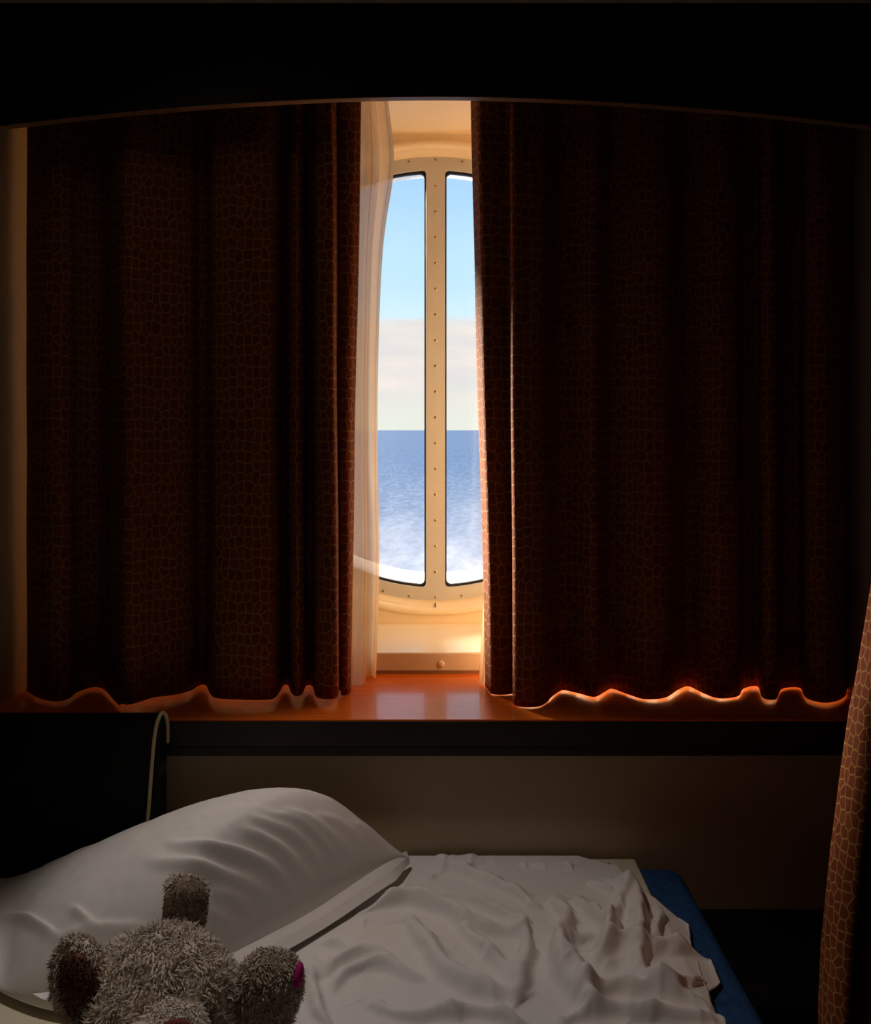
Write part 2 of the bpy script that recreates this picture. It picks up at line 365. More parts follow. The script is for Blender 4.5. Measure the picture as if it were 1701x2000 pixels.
# outer hull tube seen through the glass: its lower lip catches the sun
bm = bmesh.new(); A, B, D_ = [], [], []
for i in range(n):
    a = 2 * math.pi * i / n; ca, sa = math.cos(a), math.sin(a)
    A.append(bm.verts.new((.518 * ca, 2.167, wz + .518 * sa)))
    B.append(bm.verts.new((.524 * ca, 2.30, CZ + .146 + .521 * sa)))
    D_.append(bm.verts.new((.575 * ca, 2.303, CZ + .146 + .572 * sa)))
for q0, q1 in ((A, B), (B, D_)):
    for i in range(n): bm.faces.new((q0[i], q0[(i + 1) % n], q1[(i + 1) % n], q1[i]))
obj('outer_hull_rim', bm, M['hull'], win, smooth=True)
# screws, one shared mesh
bm = bmesh.new(); k = 12
prof = [(.0042, 0), (.0040, -.0009), (.0026, -.0015), (.0016, -.0015), (.0013, -.0005)]
rings = [[bm.verts.new((r * math.cos(2 * math.pi * i / k), y, r * math.sin(2 * math.pi * i / k))) for i in range(k)] for r, y in prof]
for a, b_ in zip(rings, rings[1:]):
    for i in range(k): bm.faces.new((a[i], a[(i + 1) % k], b_[(i + 1) % k], b_[i]))
f = bm.faces.new(rings[-1]); f.material_index = 1
for fc in list(bm.faces)[-1 - k:]: fc.material_index = 1
sm = bpy.data.meshes.new('screw'); bmesh.ops.recalc_face_normals(bm, faces=bm.faces); bm.to_mesh(sm); bm.free(); sm.materials.append(M['screw']); sm.materials.append(M['slot'])
spots = [(.5365 * math.sin(2 * math.pi * i / 52), wz + .5365 * math.cos(2 * math.pi * i / 52)) for i in range(52)]
spots += [(0, Z(363 + 50.27 * i, Y_FRAME)) for i in range(16)]
for x, z in spots:
    o = bpy.data.objects.new('screw', sm); C.objects.link(o); o.location = (x, Y_FRAME - .0002, z); o.rotation_euler = (0, random.random() * 3, 0)
    o.parent = win; o.matrix_parent_inverse = Matrix.Translation(-win.location)
# alcove ledge and soffit
obj('ledge', boxes((-XA, XA, Y_LEDGE, Y_WIN + .01, Z_SHELF + .002, Z_LEDGE), bevel=.003), M['cream'], win)
obj('soffit', boxes((-XA, XA, 1.56, Y_WIN + .01, Z_SOFF, Z_CEIL)), M['soffit'], win)
bm = boxes((-XA, XA, Y_LEDGE - .004, Y_LEDGE + .004, Z_SHELF, Z_SHELF + .007)); obj('ledge_base_strip', bm, M['edging'], win)
bm = bmesh.new(); bmesh.ops.create_uvsphere(bm, u_segments=20, v_segments=10, radius=.0075)
for v_ in bm.verts: v_.co = Vector((X(861, Y_LEDGE) + v_.co.x, Y_LEDGE - .0005 + v_.co.y * .45, Z(1297, Y_LEDGE) + v_.co.z))
obj('cover_button', bm, M['cream'], win, smooth=True)

# ------------------------------------------------------------------ shelf under the window
shelf = thing('window_shelf', 'glossy orange wooden shelf with a dark front edge below the curtains', 'shelf', (0, Y_SHELF, Z_SHELF - .06))
obj('shelf_board', boxes((-XA, XA, Y_SHELF + .004, Y_LEDGE + .002, Z_SHELF - .03, Z_SHELF)), M['shelf'], shelf)
obj('edge_strip', boxes((XL, XR, Y_SHELF - .006, Y_SHELF + .005, Z_SHELF - .012, Z_SHELF + .0015), bevel=.0015), M['shelf'], shelf)
obj('upper_fascia', boxes((XL, XR, Y_SHELF - .010, Y_WALL + .002, Z_SHELF - .0445, Z_SHELF - .0015), bevel=.001), M['darkwood'], shelf)
obj('lower_fascia', boxes((XL, XR, Y_SHELF - .006, Y_WALL + .002, Z_SHELF - .062, Z_SHELF - .046), bevel=.001), M['darkwood'], shelf)

# ------------------------------------------------------------------ arched valance
n = 81; bm = bmesh.new(); cols = []
for i in range(n):
    x = XL + (XR - XL) * i / (n - 1); dx = abs(x / 1.5 * F) / 850.0
    zb = Z(187 + 58 * min(dx, 1.6) ** 1.8, 1.5)
    cols.append([bm.verts.new((x, y, z)) for y, z in ((1.500, zb), (1.500, Z_CEIL - .001), (1.518, Z_CEIL - .001), (1.518, zb))])
for a, b_ in zip(cols, cols[1:]):
    for j in range(4): bm.faces.new((a[j], b_[j], b_[(j + 1) % 4], a[(j + 1) % 4]))
bm.faces.new(cols[0]); bm.faces.new(cols[-1][::-1])
val = thing('valance', 'near-black wooden valance board with an arched lower edge above the curtains', 'valance', (0, 1.509, Z(187, 1.5)))
obj('arched_board', bm, M['blackwood'], val)
pts = []
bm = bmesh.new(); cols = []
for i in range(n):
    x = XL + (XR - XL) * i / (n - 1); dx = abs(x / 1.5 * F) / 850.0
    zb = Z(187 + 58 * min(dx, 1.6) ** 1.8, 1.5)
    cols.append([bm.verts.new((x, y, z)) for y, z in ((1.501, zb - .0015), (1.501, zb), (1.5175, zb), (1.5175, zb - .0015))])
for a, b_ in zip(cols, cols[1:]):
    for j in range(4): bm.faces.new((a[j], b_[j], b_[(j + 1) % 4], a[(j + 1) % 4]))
obj('lit_edge_band', bm, M['edging'], val)  # underside of the black board, coloured lighter for the bounce light on it
cr_ = thing('curtain_rail', 'slim white curtain track fixed under the alcove ceiling behind the valance', 'rail', (0, 1.68, Z_SOFF - .02))
for yy in (1.64, 1.745): obj('track', boxes((-XA, XA, yy - .009, yy + .009, Z_SOFF - .016, Z_SOFF), bevel=.002), M['hull'], cr_)

# ------------------------------------------------------------------ added fill light over the bed, out of view
LX, LY, LZ = -.42, 1.20, Z_CEIL
fill_lamp = thing('bed_fill_light', 'unseen cylindrical fill light added on the ceiling to brighten the bed', 'fill_lamp', (LX, LY, LZ - .09))
def ring_y(prof, n=48):
    bm = bmesh.new(); rr = [[bm.verts.new((LX + r * math.cos(2 * math.pi * i / n), LY + r * math.sin(2 * math.pi * i / n), z)) for i in range(n)] for r, z in prof]
    for a, b_ in zip(rr, rr[1:]):
        for i in range(n): bm.faces.new((a[i], a[(i + 1) % n], b_[(i + 1) % n], b_[i]))
    return bm, rr
bm, rr = ring_y([(.108, LZ), (.108, LZ - .088), (.106, LZ - .09), (.102, LZ - .09), (.100, LZ - .088), (.100, LZ - .012)])
obj('housing', bm, M['hull'], fill_lamp, smooth=False)
em = bpy.data.materials.new('fill_diffuser'); em.use_nodes = True
pe = em.node_tree.nodes['Principled BSDF']; pe.inputs['Base Color'].default_value = (.8, .8, .8, 1)
pe.inputs['Emission Color'].default_value = FILL_COLOR; pe.inputs['Emission Strength'].default_value = 1.0
bm, rr = ring_y([(.0995, LZ - .022), (.0995, LZ - .028), (.090, LZ - .032)]); bm.faces.new(rr[-1]); bm.faces.new(rr[0])
obj('diffuser', bm, em, fill_lamp)
ld = bpy.data.lights.new('fill_beam', 'SPOT'); ld.energy = FILL_WATTS; ld.color = FILL_COLOR[:3]; ld.spot_size = math.radians(FILL_CONE); ld.spot_blend = .55; ld.shadow_soft_size = .06
lo = bpy.data.objects.new('fill_beam', ld); C.objects.link(lo); lo.location = (LX, LY, LZ - .045); lo.rotation_euler = (Vector((-.03, .93, .62)) - Vector((LX, LY, LZ))).to_track_quat('-Z', 'Y').to_euler(); lo.parent = fill_lamp; lo.matrix_parent_inverse = Matrix.Translation(-fill_lamp.location)

# ------------------------------------------------------------------ curtains
def drape(name, bottom, top, ztop, gap, rows, mat, parent, thick=.0015, sway=.003, xcurve=None, sub=7, seed=0, zbot=None, zfun=None):
    """bottom/top: lists of (pixel x, depth) that give the plan path of hem and heading."""
    toP = lambda lst: [(X(px, d), d) for px, d in lst]
    b_ = catmull(toP(bottom), sub); t_ = catmull(toP(top), sub)
    nC = len(b_); zb = (Z_SHELF if zbot is None else zbot)
    arc = np.concatenate([[0], np.cumsum(np.linalg.norm(np.diff(b_, axis=0), axis=1))])
    V = np.zeros((rows, nC, 3)); UV = np.zeros((rows, nC, 2))
    for r in range(rows):
        f = r / (rows - 1)                      # 0 hem .. 1 heading
        e = f * f * (3 - 2 * f) * .35 + f * .65
        path = b_ * (1 - e) + t_ * e
        for c in range(nC):
            g = gap(c / (nC - 1)) if callable(gap) else gap
            z0 = zb + g; z = z0 + (ztop - z0) * f
            wob = noise.noise(Vector((arc[c] * 4 + seed, f * 3.0, seed))) * sway * math.sin(math.pi * min(1, f * 1.15 + .0))
            wob2 = noise.noise(Vector((arc[c] * 9 + seed, f * 5.0, 7 + seed))) * sway * 1.4
            x = path[c, 0] + wob + (xcurve(f, c / (nC - 1)) if xcurve else 0)
            V[r, c] = (x, path[c, 1] + wob2, z); UV[r, c] = (arc[c], z - zb)
    me = grid_mesh(name, V, UV)
    o = obj(name, me, mat, parent, smooth=True)
    if thick: solidify(o, thick, 0)
    return o, V

RB = [(948, 1.715), (954, 1.690), (962, 1.664), (985, 1.660), (1003, 1.664), (1010, 1.642), (1002, 1.612), (1010, 1.592), (1036, 1.584), (1060, 1.598), (1083, 1.655), (1100, 1.682), (1130, 1.660), (1160, 1.635),
      (1180, 1.665), (1195, 1.690), (1225, 1.660), (1260, 1.627), (1300, 1.632), (1325, 1.680), (1345, 1.702), (1375, 1.660), (1405, 1.632), (1440, 1.645), (1451, 1.690), (1480, 1.700), (1490, 1.630), (1515, 1.625),
      (1527, 1.692), (1562, 1.697), (1575, 1.630), (1605, 1.600), (1632, 1.61), (1650, 1.645), (1653, 1.685), (1656, 1.715)]
RT = []
for i, (px, d) in enumerate(RB):
    lead = [919, 926, 936, 960, 988, 1000, 996, 1004, 1030][i] if i < 9 else px
    if i >= len(RB) - 2: lead = 1668
    RT.append((lead, d if i < 8 else 1.640 + (d - 1.645) * .55))
LB = [(53, 1.665), (75, 1.625), (105, 1.605), (133, 1.62), (150, 1.66), (180, 1.692), (203, 1.68), (225, 1.605), (250, 1.567), (300, 1.607), (340, 1.628), (372, 1.660), (388, 1.695), (403, 1.695), (413, 1.630), (427, 1.602),
      (480, 1.592), (530, 1.602), (545, 1.650), (553, 1.695), (563, 1.695), (570, 1.635), (580, 1.615), (590, 1.632), (598, 1.688), (611, 1.688), (618, 1.625), (634, 1.607), (650, 1.602), (659, 1.612), (661, 1.640),
      (660, 1.662), (670, 1.655), (680, 1.662), (685, 1.690)]
LT = []
k = len(LB)
for i, (px, d) in enumerate(LB):
    j = i - (k - 8)
    lead = [617, 634, 648, 655, 660, 665, 685, 700][j] if 0 <= j < 8 else px
    if i == k - 1: lead = 706
    LT.append((lead, 1.640 + (d - 1.645) * .55))
def gap_r(s): return .0015 if s < .27 else .0042 + .0012 * math.sin(s * 37)
def gap_l(s): return .0015 if s > .93 else (.0105 + .002 * math.sin(s * 31) if s > .22 else .006)
def behind(V, d=.0035):
    t = np.gradient(V[..., :2], axis=1); t /= np.linalg.norm(t, axis=-1, keepdims=True) + 1e-9
    W = V.copy(); W[..., 0] -= t[..., 1] * d; W[..., 1] += t[..., 0] * d; W[0, :, 2] += .012
    return W
cl = thing('curtain', 'rust curtain with gold lattice hanging over the black headboard, white sheer bunched at its edge', 'curtain', (X(350, 1.63), 1.63, Z_SHELF))
o, V = drape('curtain_fabric', LB, LT, Z_SOFF - .018, gap_l, 60, M['curtain'], cl, seed=3)
V2 = behind(V)[:, :-16]; obj('lining', grid_mesh('lining', V2), M['lining'], cl, smooth=True)
cr2 = thing('curtain', 'rust window curtain with gold lattice on the side of the navy bed edge and divider', 'curtain', (X(1300, 1.63), 1.63, Z_SHELF))
o, V = drape('curtain_fabric', RB, RT, Z_SOFF - .018, gap_r, 60, M['curtain'], cr2, seed=9)
V2 = behind(V)[:, 16:]; obj('lining', grid_mesh('lining', V2), M['lining'], cr2, smooth=True)

# sheers behind
def sheer_path(a, b_, d, step=17, amp=.011, seed=0):
    r = random.Random(seed); o = []; x = a; s = 1
    while x < b_:
        o.append((x, d + s * amp * r.uniform(.5, 1.2))); s = -s; x += step * r.uniform(.7, 1.3)
    return o
SB = sheer_path(62, 668, 1.735, seed=2) + [(674, 1.745), (681, 1.752), (690, 1.722), (702, 1.719), (711, 1.735), (714, 1.772), (725, 1.786), (734, 1.766)]
ST = [(px, 1.745 + (d - 1.735) * .4) for px, d in SB]
nS = len(SB)
for i in range(8):
    ST[nS - 8 + i] = ([676, 690, 702, 712, 722, 732, 742, 751][i], [1.755, 1.768, 1.736, 1.728, 1.764, 1.768, 1.737, 1.745][i])
def lcurve(f, s):
    # the free edge swells out just below the heading
    e = max(0, (s - .86) / .14)
    return e * (.017 * math.exp(-((f - .87) / .09) ** 2) + .004 * math.sin(f * 9))
sh = thing('sheer_curtain', 'white voile sheer bunched along the edge of the rust curtain above the headboard', 'curtain', (X(700, 1.74), 1.74, Z_SHELF))
drape('voile', SB, ST, Z_SOFF - .018, .002, 60, M['sheer'], sh, thick=0, seed=21, xcurve=lcurve, sway=.004)
SB2 = [(935, 1.735), (943, 1.722), (950, 1.728), (957, 1.735)] + sheer_path(968, 1640, 1.735, seed=5)
ST2 = [(px, 1.745 + (d - 1.735) * .4) for px, d in SB2]
for i, q in enumerate((972, 978, 984, 988)): ST2[i] = (q, 1.745)
sh2 = thing('sheer_curtain', 'white voile sheer mostly hidden, only its narrow hem showing by the two-fold rust curtain', 'curtain', (X(945, 1.74), 1.74, Z_SHELF))
drape('voile', SB2, ST2, Z_SOFF - .018, .002, 60, M['sheer'], sh2, thick=0, seed=33, sway=.003,
      xcurve=lambda f, s: (.010 * max(0, 1 - s / .05)) * math.sin(math.pi * min(1, f * 1.3)) )

# ------------------------------------------------------------------ bed
Z_BED = CZ - .757
base = thing('sofa_bed', 'navy upholstered sofa bed base showing beside the crumpled sheet', 'bed', (-.42, .9, 0))
obj('seat_cushion', boxes((-1.28, X(1332, 1.54), .25, 1.546, .30, Z_BED - .0125), bevel=.028, seg=5), M['navy'], base, smooth=True)
obj('plinth', boxes((-1.26, .40, .28, 1.54, 0, .302)), M['navy'], base)
mt = obj('mattress_pad', boxes((-1.24, .3535, .27, 1.540, Z_BED - .012, Z_BED), bevel=.005, seg=3), M['mattress'], smooth=True)
tag(mt, 'thin cream mattress pad lying on the navy sofa bed', 'mattress')

hb = thing('headboard', 'black panel headboard standing behind the pillow with a cord over it', 'headboard', (-.9, 1.49, Z_BED))
obj('panel', boxes((-1.33, -.466, 1.470, 1.512, Z_BED + .001, CZ - .49), bevel=.003), M['blackwood'], hb)
cp = [(284, 1660, 1.462), (289, 1600, 1.462), (293, 1545, 1.463), (297, 1490, 1.464), (301, 1440, 1.464), (307, 1408, 1.466), (315, 1391, 1.475), (322, 1392, 1.485), (327, 1404, 1.497), (328, 1425, 1.504), (327.5, 1450, 1.507)]
tag(tube('cord', [P(*q) for q in cp], .0032, M['cord']), 'cream cord looped over the corner of the black headboard', 'cord')

bench = thing('low_bench', 'black low bench standing beside the navy sofa bed under the shelf', 'bench', (.95, 1.42, 0))
obj('bench_top', boxes((.47, 1.72, 1.285, 1.548, CZ - .88, CZ - .85), bevel=.004), M['blackwood'], bench)
obj('bench_front', boxes((.49, 1.70, 1.30, 1.32, 0, CZ - .88)), M['blackwood'], bench)
obj('bench_side', boxes((.49, .51, 1.32, 1.545, 0, CZ - .88)), M['blackwood'], bench)
obj('bench_side', boxes((1.68, 1.70, 1.32, 1.545, 0, CZ - .88)), M['blackwood'], bench)

# ---- crumpled sheet: a height field with drawn folds
def seg_dist(px_, py_, poly):
    best = np.full(px_.shape, 1e9); along = np.zeros(px_.shape)
    T = np.concatenate([[0], np.cumsum([np.hypot(poly[i + 1][0] - poly[i][0], poly[i + 1][1] - poly[i][1]) for i in range(len(poly) - 1)])])
    for i in range(len(poly) - 1):
        ax, ay = poly[i]; bx, by = poly[i + 1]; dx, dy = bx - ax, by - ay; l2 = dx * dx + dy * dy + 1e-12
        t = np.clip(((px_ - ax) * dx + (py_ - ay) * dy) / l2, 0, 1)
        ddx, ddy = px_ - (ax + t * dx), py_ - (ay + t * dy)
        d = np.hypot(ddx, ddy); s_ = np.sign(dx * ddy - dy * ddx)
        m = d < np.abs(best); best = np.where(m, d * np.where(s_ == 0, 1, s_), best); along = np.where(m, (T[i] + t * np.sqrt(l2)) / T[-1], along)
    return best, along
def fold_field(xx, yy, folds, zplane):
    h = np.zeros(xx.shape)
    for amp, wid, pts_, *asym in folds:
        a = asym[0] if asym else 0.0
        poly = [tuple(on_plane(px, py, zplane)[:2]) for px, py in pts_]
        poly = [tuple(p) for p in catmull(poly, 10)]
        d, al = seg_dist(xx, yy, poly)
        wl = np.where(d > 0, wid * (1 + a), wid * (1 - a))
        wl = wl * .8; h += amp * np.exp(-(d / wl) ** 2) * np.clip(np.sin(np.pi * (0.06 + .88 * al)), 0, 1) ** .6
    return h
def vnoise(xx, yy, s, seed, oct=3):
    o = np.zeros(xx.size)
    for i, (a, b_) in enumerate(zip(xx.ravel(), yy.ravel())):
        o[i] = noise.fractal(Vector((a * s + seed, b_ * s, seed * 1.7)), 1.0, 2.0, oct)
    return o.reshape(xx.shape)

ZS = Z_BED + .010
right_px = [(1205, 1688), (1232, 1712), (1262, 1738), (1300, 1762), (1345, 1790), (1348, 1812), (1352, 1842), (1362, 1853), (1389, 1856), (1397, 1876), (1405, 1898), (1384, 1922), (1388, 1945), (1400, 1968), (1416, 1976), (1422, 2000), (1440, 2080), (1450, 2200)]
rp = np.array([on_plane(a, b_, ZS)[:2] for a, b_ in right_px])[::-1]       # rising depth
ds = rp[:, 1]; xs = rp[:, 0]
NR, NCc = 210, 230
tt = np.linspace(0, 1, NR); dd = .86 + (1.536 - .86) * tt
back_d = 1.536
VV = np.zeros((NR, NCc, 3))
for r in range(NR):
    xr = np.interp(dd[r], ds, xs)
    if dd[r] > ds[-1]: xr = xs[-1] - (dd[r] - ds[-1]) * 1.6
    VV[r, :, 0] = np.linspace(np.interp(dd[r], [.86, 1.05, 1.115, 1.487], [-.28, -.30, -.345, -.062]), xr, NCc); VV[r, :, 1] = dd[r]
xx, yy = VV[..., 0], VV[..., 1]
folds = [
    # long arcs across the middle
    (.016, .020, [(660, 1720), (760, 1700), (850, 1690), (930, 1712), (1010, 1745), (1040, 1770)], .3),
    (.020, .016, [(640, 1795), (720, 1772), (800, 1760), (870, 1780), (930, 1810), (1000, 1822), (1030, 1815)], .35),
    (.014, .012, [(690, 1760), (800, 1745), (900, 1755), (1000, 1790), (1060, 1800)], .3),
    (.016, .016, [(630, 1905), (660, 1880), (705, 1862), (750, 1868), (770, 1878)], .4),
    (.016, .014, [(645, 1940), (680, 1900), (740, 1885), (800, 1905), (830, 1915)], .35),
    (.022, .022, [(800, 1800), (835, 1850), (870, 1900), (930, 1930), (1000, 1945)], .2),
    (.016, .016, [(880, 1790), (930, 1840), (985, 1890), (1010, 1920)], .2),
    (.018, .018, [(1020, 1800), (1030, 1850), (1022, 1900), (1010, 1960)], -.2),
    (.012, .010, [(590, 1835), (640, 1840), (690, 1850)], .3),
    (.012, .014, [(600, 1900), (615, 1960), (640, 2000)], .2),
    (.014, .016, [(720, 1960), (800, 1985), (900, 1975), (980, 1985), (1060, 2010)], .3),
    # ridge from the pillow corner and the lifted back edge
    (.013, .036, [(770, 1690), (820, 1672), (880, 1668), (950, 1675)], .1),
    (.005, .018, [(845, 1662), (842, 1700), (840, 1740)], .0),
    (.010, .014, [(1000, 1685), (1060, 1690), (1150, 1690)], .1),
    # right-hand bunch: folds that run towards the viewer
    (.026, .022, [(1225, 1712), (1245, 1745), (1252, 1800), (1248, 1860), (1236, 1905)], -.35),
    (.022, .016, [(1130, 1760), (1160, 1790), (1190, 1830), (1180, 1880)], .2),
    (.026, .020, [(1085, 1760), (1105, 1800), (1090, 1860), (1100, 1910), (1140, 1960)], .2),
    (.018, .012, [(1190, 1720), (1225, 1735), (1205, 1780), (1190, 1830), (1170, 1850)], .1),
    (.018, .014, [(1160, 1880), (1200, 1855), (1240, 1850)], .2),
    (.020, .016, [(1260, 1862), (1300, 1855), (1350, 1850), (1385, 1858)], .35),
    (.016, .014, [(1250, 1880), (1262, 1915), (1300, 1930), (1350, 1918), (1380, 1905)], .2),
    (.018, .018, [(1130, 1950), (1200, 1930), (1260, 1935), (1330, 1945), (1395, 1965)], .3),
    (.016, .014, [(1100, 1990), (1180, 1975), (1280, 1985), (1400, 1985)], .3),
    (.020, .020, [(1110, 1870), (1140, 1920), (1160, 1980)], .2),
    (.012, .010, [(1150, 1720), (1180, 1735), (1222, 1740)], .2),
    (.014, .012, [(1115, 1840), (1150, 1832), (1190, 1826)], .2),
    (.014, .012, [(1290, 1775), (1285, 1820), (1275, 1850)], -.2),
]
def soften(a, k):
    for _ in range(k):
        p = np.pad(a, 1, mode='edge'); a = (p[:-2, 1:-1] + p[2:, 1:-1] + p[1:-1, :-2] + p[1:-1, 2:] + 2 * p[1:-1, 1:-1]) / 6
    return a
H = 1.4 * soften(fold_field(xx, yy, folds, ZS), 2)
wx = vnoise(xx, yy, 5, 3.1, 2) * .06; wy = vnoise(xx, yy, 5, 8.4, 2) * .06
for sc_, am, sd2, cx_, cy_ in ((8, .006, 5.2, .7, 1.4), (11, .004, 9.1, 1.4, .7), (17, .002, 2.7, .9, 1.3)):
    H += am * np.clip(1 - np.abs(vnoise(xx * cx_ + wx, yy * cy_ + wy, sc_, sd2, 2)) * 2.2, 0, 1) ** 2
u = np.linspace(0, 1, NCc)[None, :].repeat(NR, 0)
edge_r = np.clip((1 - u) / .045, 0, 1); edge_b = np.clip((1.536 - yy) / .03, 0, 1)
xleft = xx[:, :1]
calm = np.clip((xx - xleft - .03) / .05, 0, 1); calm = calm * calm * (3 - 2 * calm)
calm = calm * np.where(yy < 1.14, np.clip((xx + .20) / .04, 0, 1), 1)       # flat where pillow and bear press on it
H = H * (.12 + .88 * calm)
H = .002 + np.clip(H, 0, None) * (.35 + .65 * edge_r ** .7) * (.65 + .35 * edge_b)
zz = ZS - .006 + H
# where the sheet passes the pad's side it sinks to the lower cushion
over = np.clip((xx - .352) / .03, 0, 1); zz -= over * .010
VV[..., 2] = zz
def crumple(Pt, floor, slack, iters, bend=.25, pin=None):
    # let slack cloth buckle over the bed: lengths grow, gravity presses, the bed holds it up
    Pt = Pt.copy(); P0 = Pt.copy()
    links = []
    for dr, dc, k_ in ((0, 1, 1.0), (1, 0, 1.0), (1, 1, .5), (1, -1, .5), (0, 3, bend), (3, 0, bend), (0, 6, bend * .6), (6, 0, bend * .6)):
        a = (slice(0, NR - dr), slice(max(0, -dc), NCc - max(0, dc))); b2 = (slice(dr, NR), slice(max(0, dc), NCc + min(0, dc)))
        l0 = np.linalg.norm(Pt[a] - Pt[b2], axis=-1)
        links.append((a, b2, l0 * (1 + slack[a]), k_))
    for it in range(iters):
        for a, b2, l0, k_ in links:
            d = Pt[b2] - Pt[a]; ln = np.linalg.norm(d, axis=-1) + 1e-9
            cor = (d * ((ln - l0) / ln * .25 * k_)[..., None])
            Pt[a] += cor; Pt[b2] -= cor
        Pt[..., 2] -= .00007
        Pt[..., 2] = np.maximum(Pt[..., 2], floor)
        Pt[..., 1] = np.minimum(Pt[..., 1], 1.542)
        if pin is not None: Pt[..., :2] += (P0[..., :2] - Pt[..., :2]) * pin[..., None]
    return Pt
slack = .055 + .05 * np.clip(vnoise(xx, yy, 5, 6.6, 1), -1, 1)
pin = np.full(xx.shape, .004); pin[0] = 1; pin[:, 0] = 1; pin[-1] = .3; pin[:, -1] = .25
VV = crumple(VV, ZS - .004 - over * .010, slack, 150, bend=.16, pin=pin)
fl = ZS - .004 - over * .010
VV[..., 2] = fl + (VV[..., 2] - fl) * (.3 + .7 * calm)
xx, yy, zz = VV[..., 0], VV[..., 1], VV[..., 2]
sheet = thing('bed_sheet', 'crumpled white cotton sheet spread over the mattress beside the pillow', 'sheet', (.0, 1.2, Z_BED))
o = obj('cloth', grid_mesh('cloth', VV), M['linen'], sheet, smooth=True); solidify(o, .002, -1)
# stitched hem of the raised flap
hp = [(1361, 1852), (1366, 1880), (1374, 1900), (1384, 1920)]
def sheet_z(x, y):
    i_ = int(np.argmin((xx - x) ** 2 + (yy - y) ** 2)); return zz.ravel()[i_]
hpts = []
for a, b_ in hp:
    q = on_plane(a, b_, ZS + .008); hpts.append((q.x, q.y, sheet_z(q.x, q.y) + .0008))
tube('stitch_line', hpts, .0009, M['mattress'], sheet)

# ---- pillow
pil = thing('pillow', 'plump white pillow slumped on the bed against the black headboard', 'pillow', (-.40, 1.3, Z_BED))
A_, B_, C_, E_ = np.array([X(796, 1.487), 1.487]), np.array([-.345, 1.115]), np.array([-.60, 1.165]), np.array([-.80, 1.415])
nu, nv = 240, 180
uu, vv = np.meshgrid(np.linspace(0, 1, nu), np.linspace(0, 1, nv))    # u: right edge to left, v: front to back
def quad(u, v):
    # right edge runs B..A (front to back), left edge C..E; edges bow in between the corners
    R_ = B_[None, None] * (1 - v)[..., None] + A_[None, None] * v[..., None]
    L_ = C_[None, None] * (1 - v)[..., None] + E_[None, None] * v[..., None]
    p = R_ * (1 - u)[..., None] + L_ * u[..., None]
    # back edge bulges against the headboard, front edge bulges towards the room
    p[..., 1] += .075 * np.sin(np.pi * np.clip(u, 0, 1)) * (v - .0) ** 2 * (1 - u) ** .3 * .75
    p[..., 1] -= .03 * np.sin(np.pi * u) * (1 - v) ** 2
    lim = 1.455 + .035 * np.clip(1 - u * 5, 0, 1); p[..., 1] = lim - .012 * np.log1p(np.exp((lim - p[..., 1]) / .012))
    return p
pl = quad(uu, vv)
prof = (np.clip(1 - np.abs(2 * uu - 1) ** 2.6, 0, 1) ** .62) * (np.clip(1 - np.abs(2 * vv - 1) ** 2.4, 0, 1) ** .55)
crest = np.interp(uu, [0, .12, .28, .42, .6, .8, 1], [.15, .18, .205, .195, .17, .125, .09])
# scale the crest so that the pillow's outline against headboard and wall is the photographed one
sil_x = [-150, 0, 60, 150, 240, 320, 400, 450, 500, 560, 600, 640, 700, 740, 790, 830]
sil_y = [1772, 1722, 1700, 1660, 1622, 1590, 1563, 1550, 1542, 1539, 1543, 1552, 1578, 1597, 1636, 1660]
EDGE = .016 + .016 * (1 - uu) ** 4
kcol = crest[0].copy()
for it in range(14):
    zt_ = Z_BED + EDGE + prof * kcol[None, :]
    ppx = CX + pl[..., 0] / pl[..., 1] * F; ppy = CY + (CZ - zt_) / pl[..., 1] * F
    want = np.interp(ppx, sil_x, sil_y); gapy = (ppy - want) + (prof < .25) * 1e3     # > 0: lies below the outline
    j = np.argmin(gapy, axis=0); gmin = gapy[j, np.arange(nu)]
    kcol = np.clip(kcol + .7 * gmin * 1.35 / F / np.maximum(prof[j, np.arange(nu)], .3), .03, .26)
    kcol = np.convolve(np.pad(kcol, 6, mode='edge'), np.ones(13) / 13, 'valid')
top = prof * kcol[None, :]
pf = [   # pillowcase folds, fanning out of the hemmed edge
    (.010, .011, [(700, 1690), (660, 1650), (610, 1615), (560, 1590)], .3),
    (.012, .011, [(670, 1710), (640, 1665), (590, 1625), (530, 1595)], .3),
    (.011, .010, [(640, 1730), (615, 1680), (570, 1640), (500, 1605)], .3),
    (.011, .011, [(610, 1750), (590, 1710), (545, 1665), (480, 1630)], .3),
    (.012, .011, [(570, 1775), (550, 1720), (500, 1690), (420, 1665), (340, 1655)], .3),
    (.010, .012, [(540, 1790), (500, 1745), (440, 1720), (370, 1695), (300, 1690)], .3),
    (.010, .011, [(505, 1815), (470, 1770), (420, 1750)], .3),
    (.009, .010, [(470, 1835), (430, 1800), (400, 1785)], .3),
    (.009, .010, [(720, 1660), (690, 1635), (650, 1610), (620, 1600)], .3),
    (.008, .008, [(740, 1645), (715, 1625), (690, 1615)], .3),
    (.005, .014, [(120, 1828), (180, 1815), (240, 1812), (300, 1822)], .4),
    (.008, .009, [(0, 1790), (60, 1800), (110, 1828)], .3),
    (.006, .008, [(140, 1775), (165, 1795), (185, 1808)], .2),
]
zmid = Z_BED + .10
hh = np.zeros(top.shape)
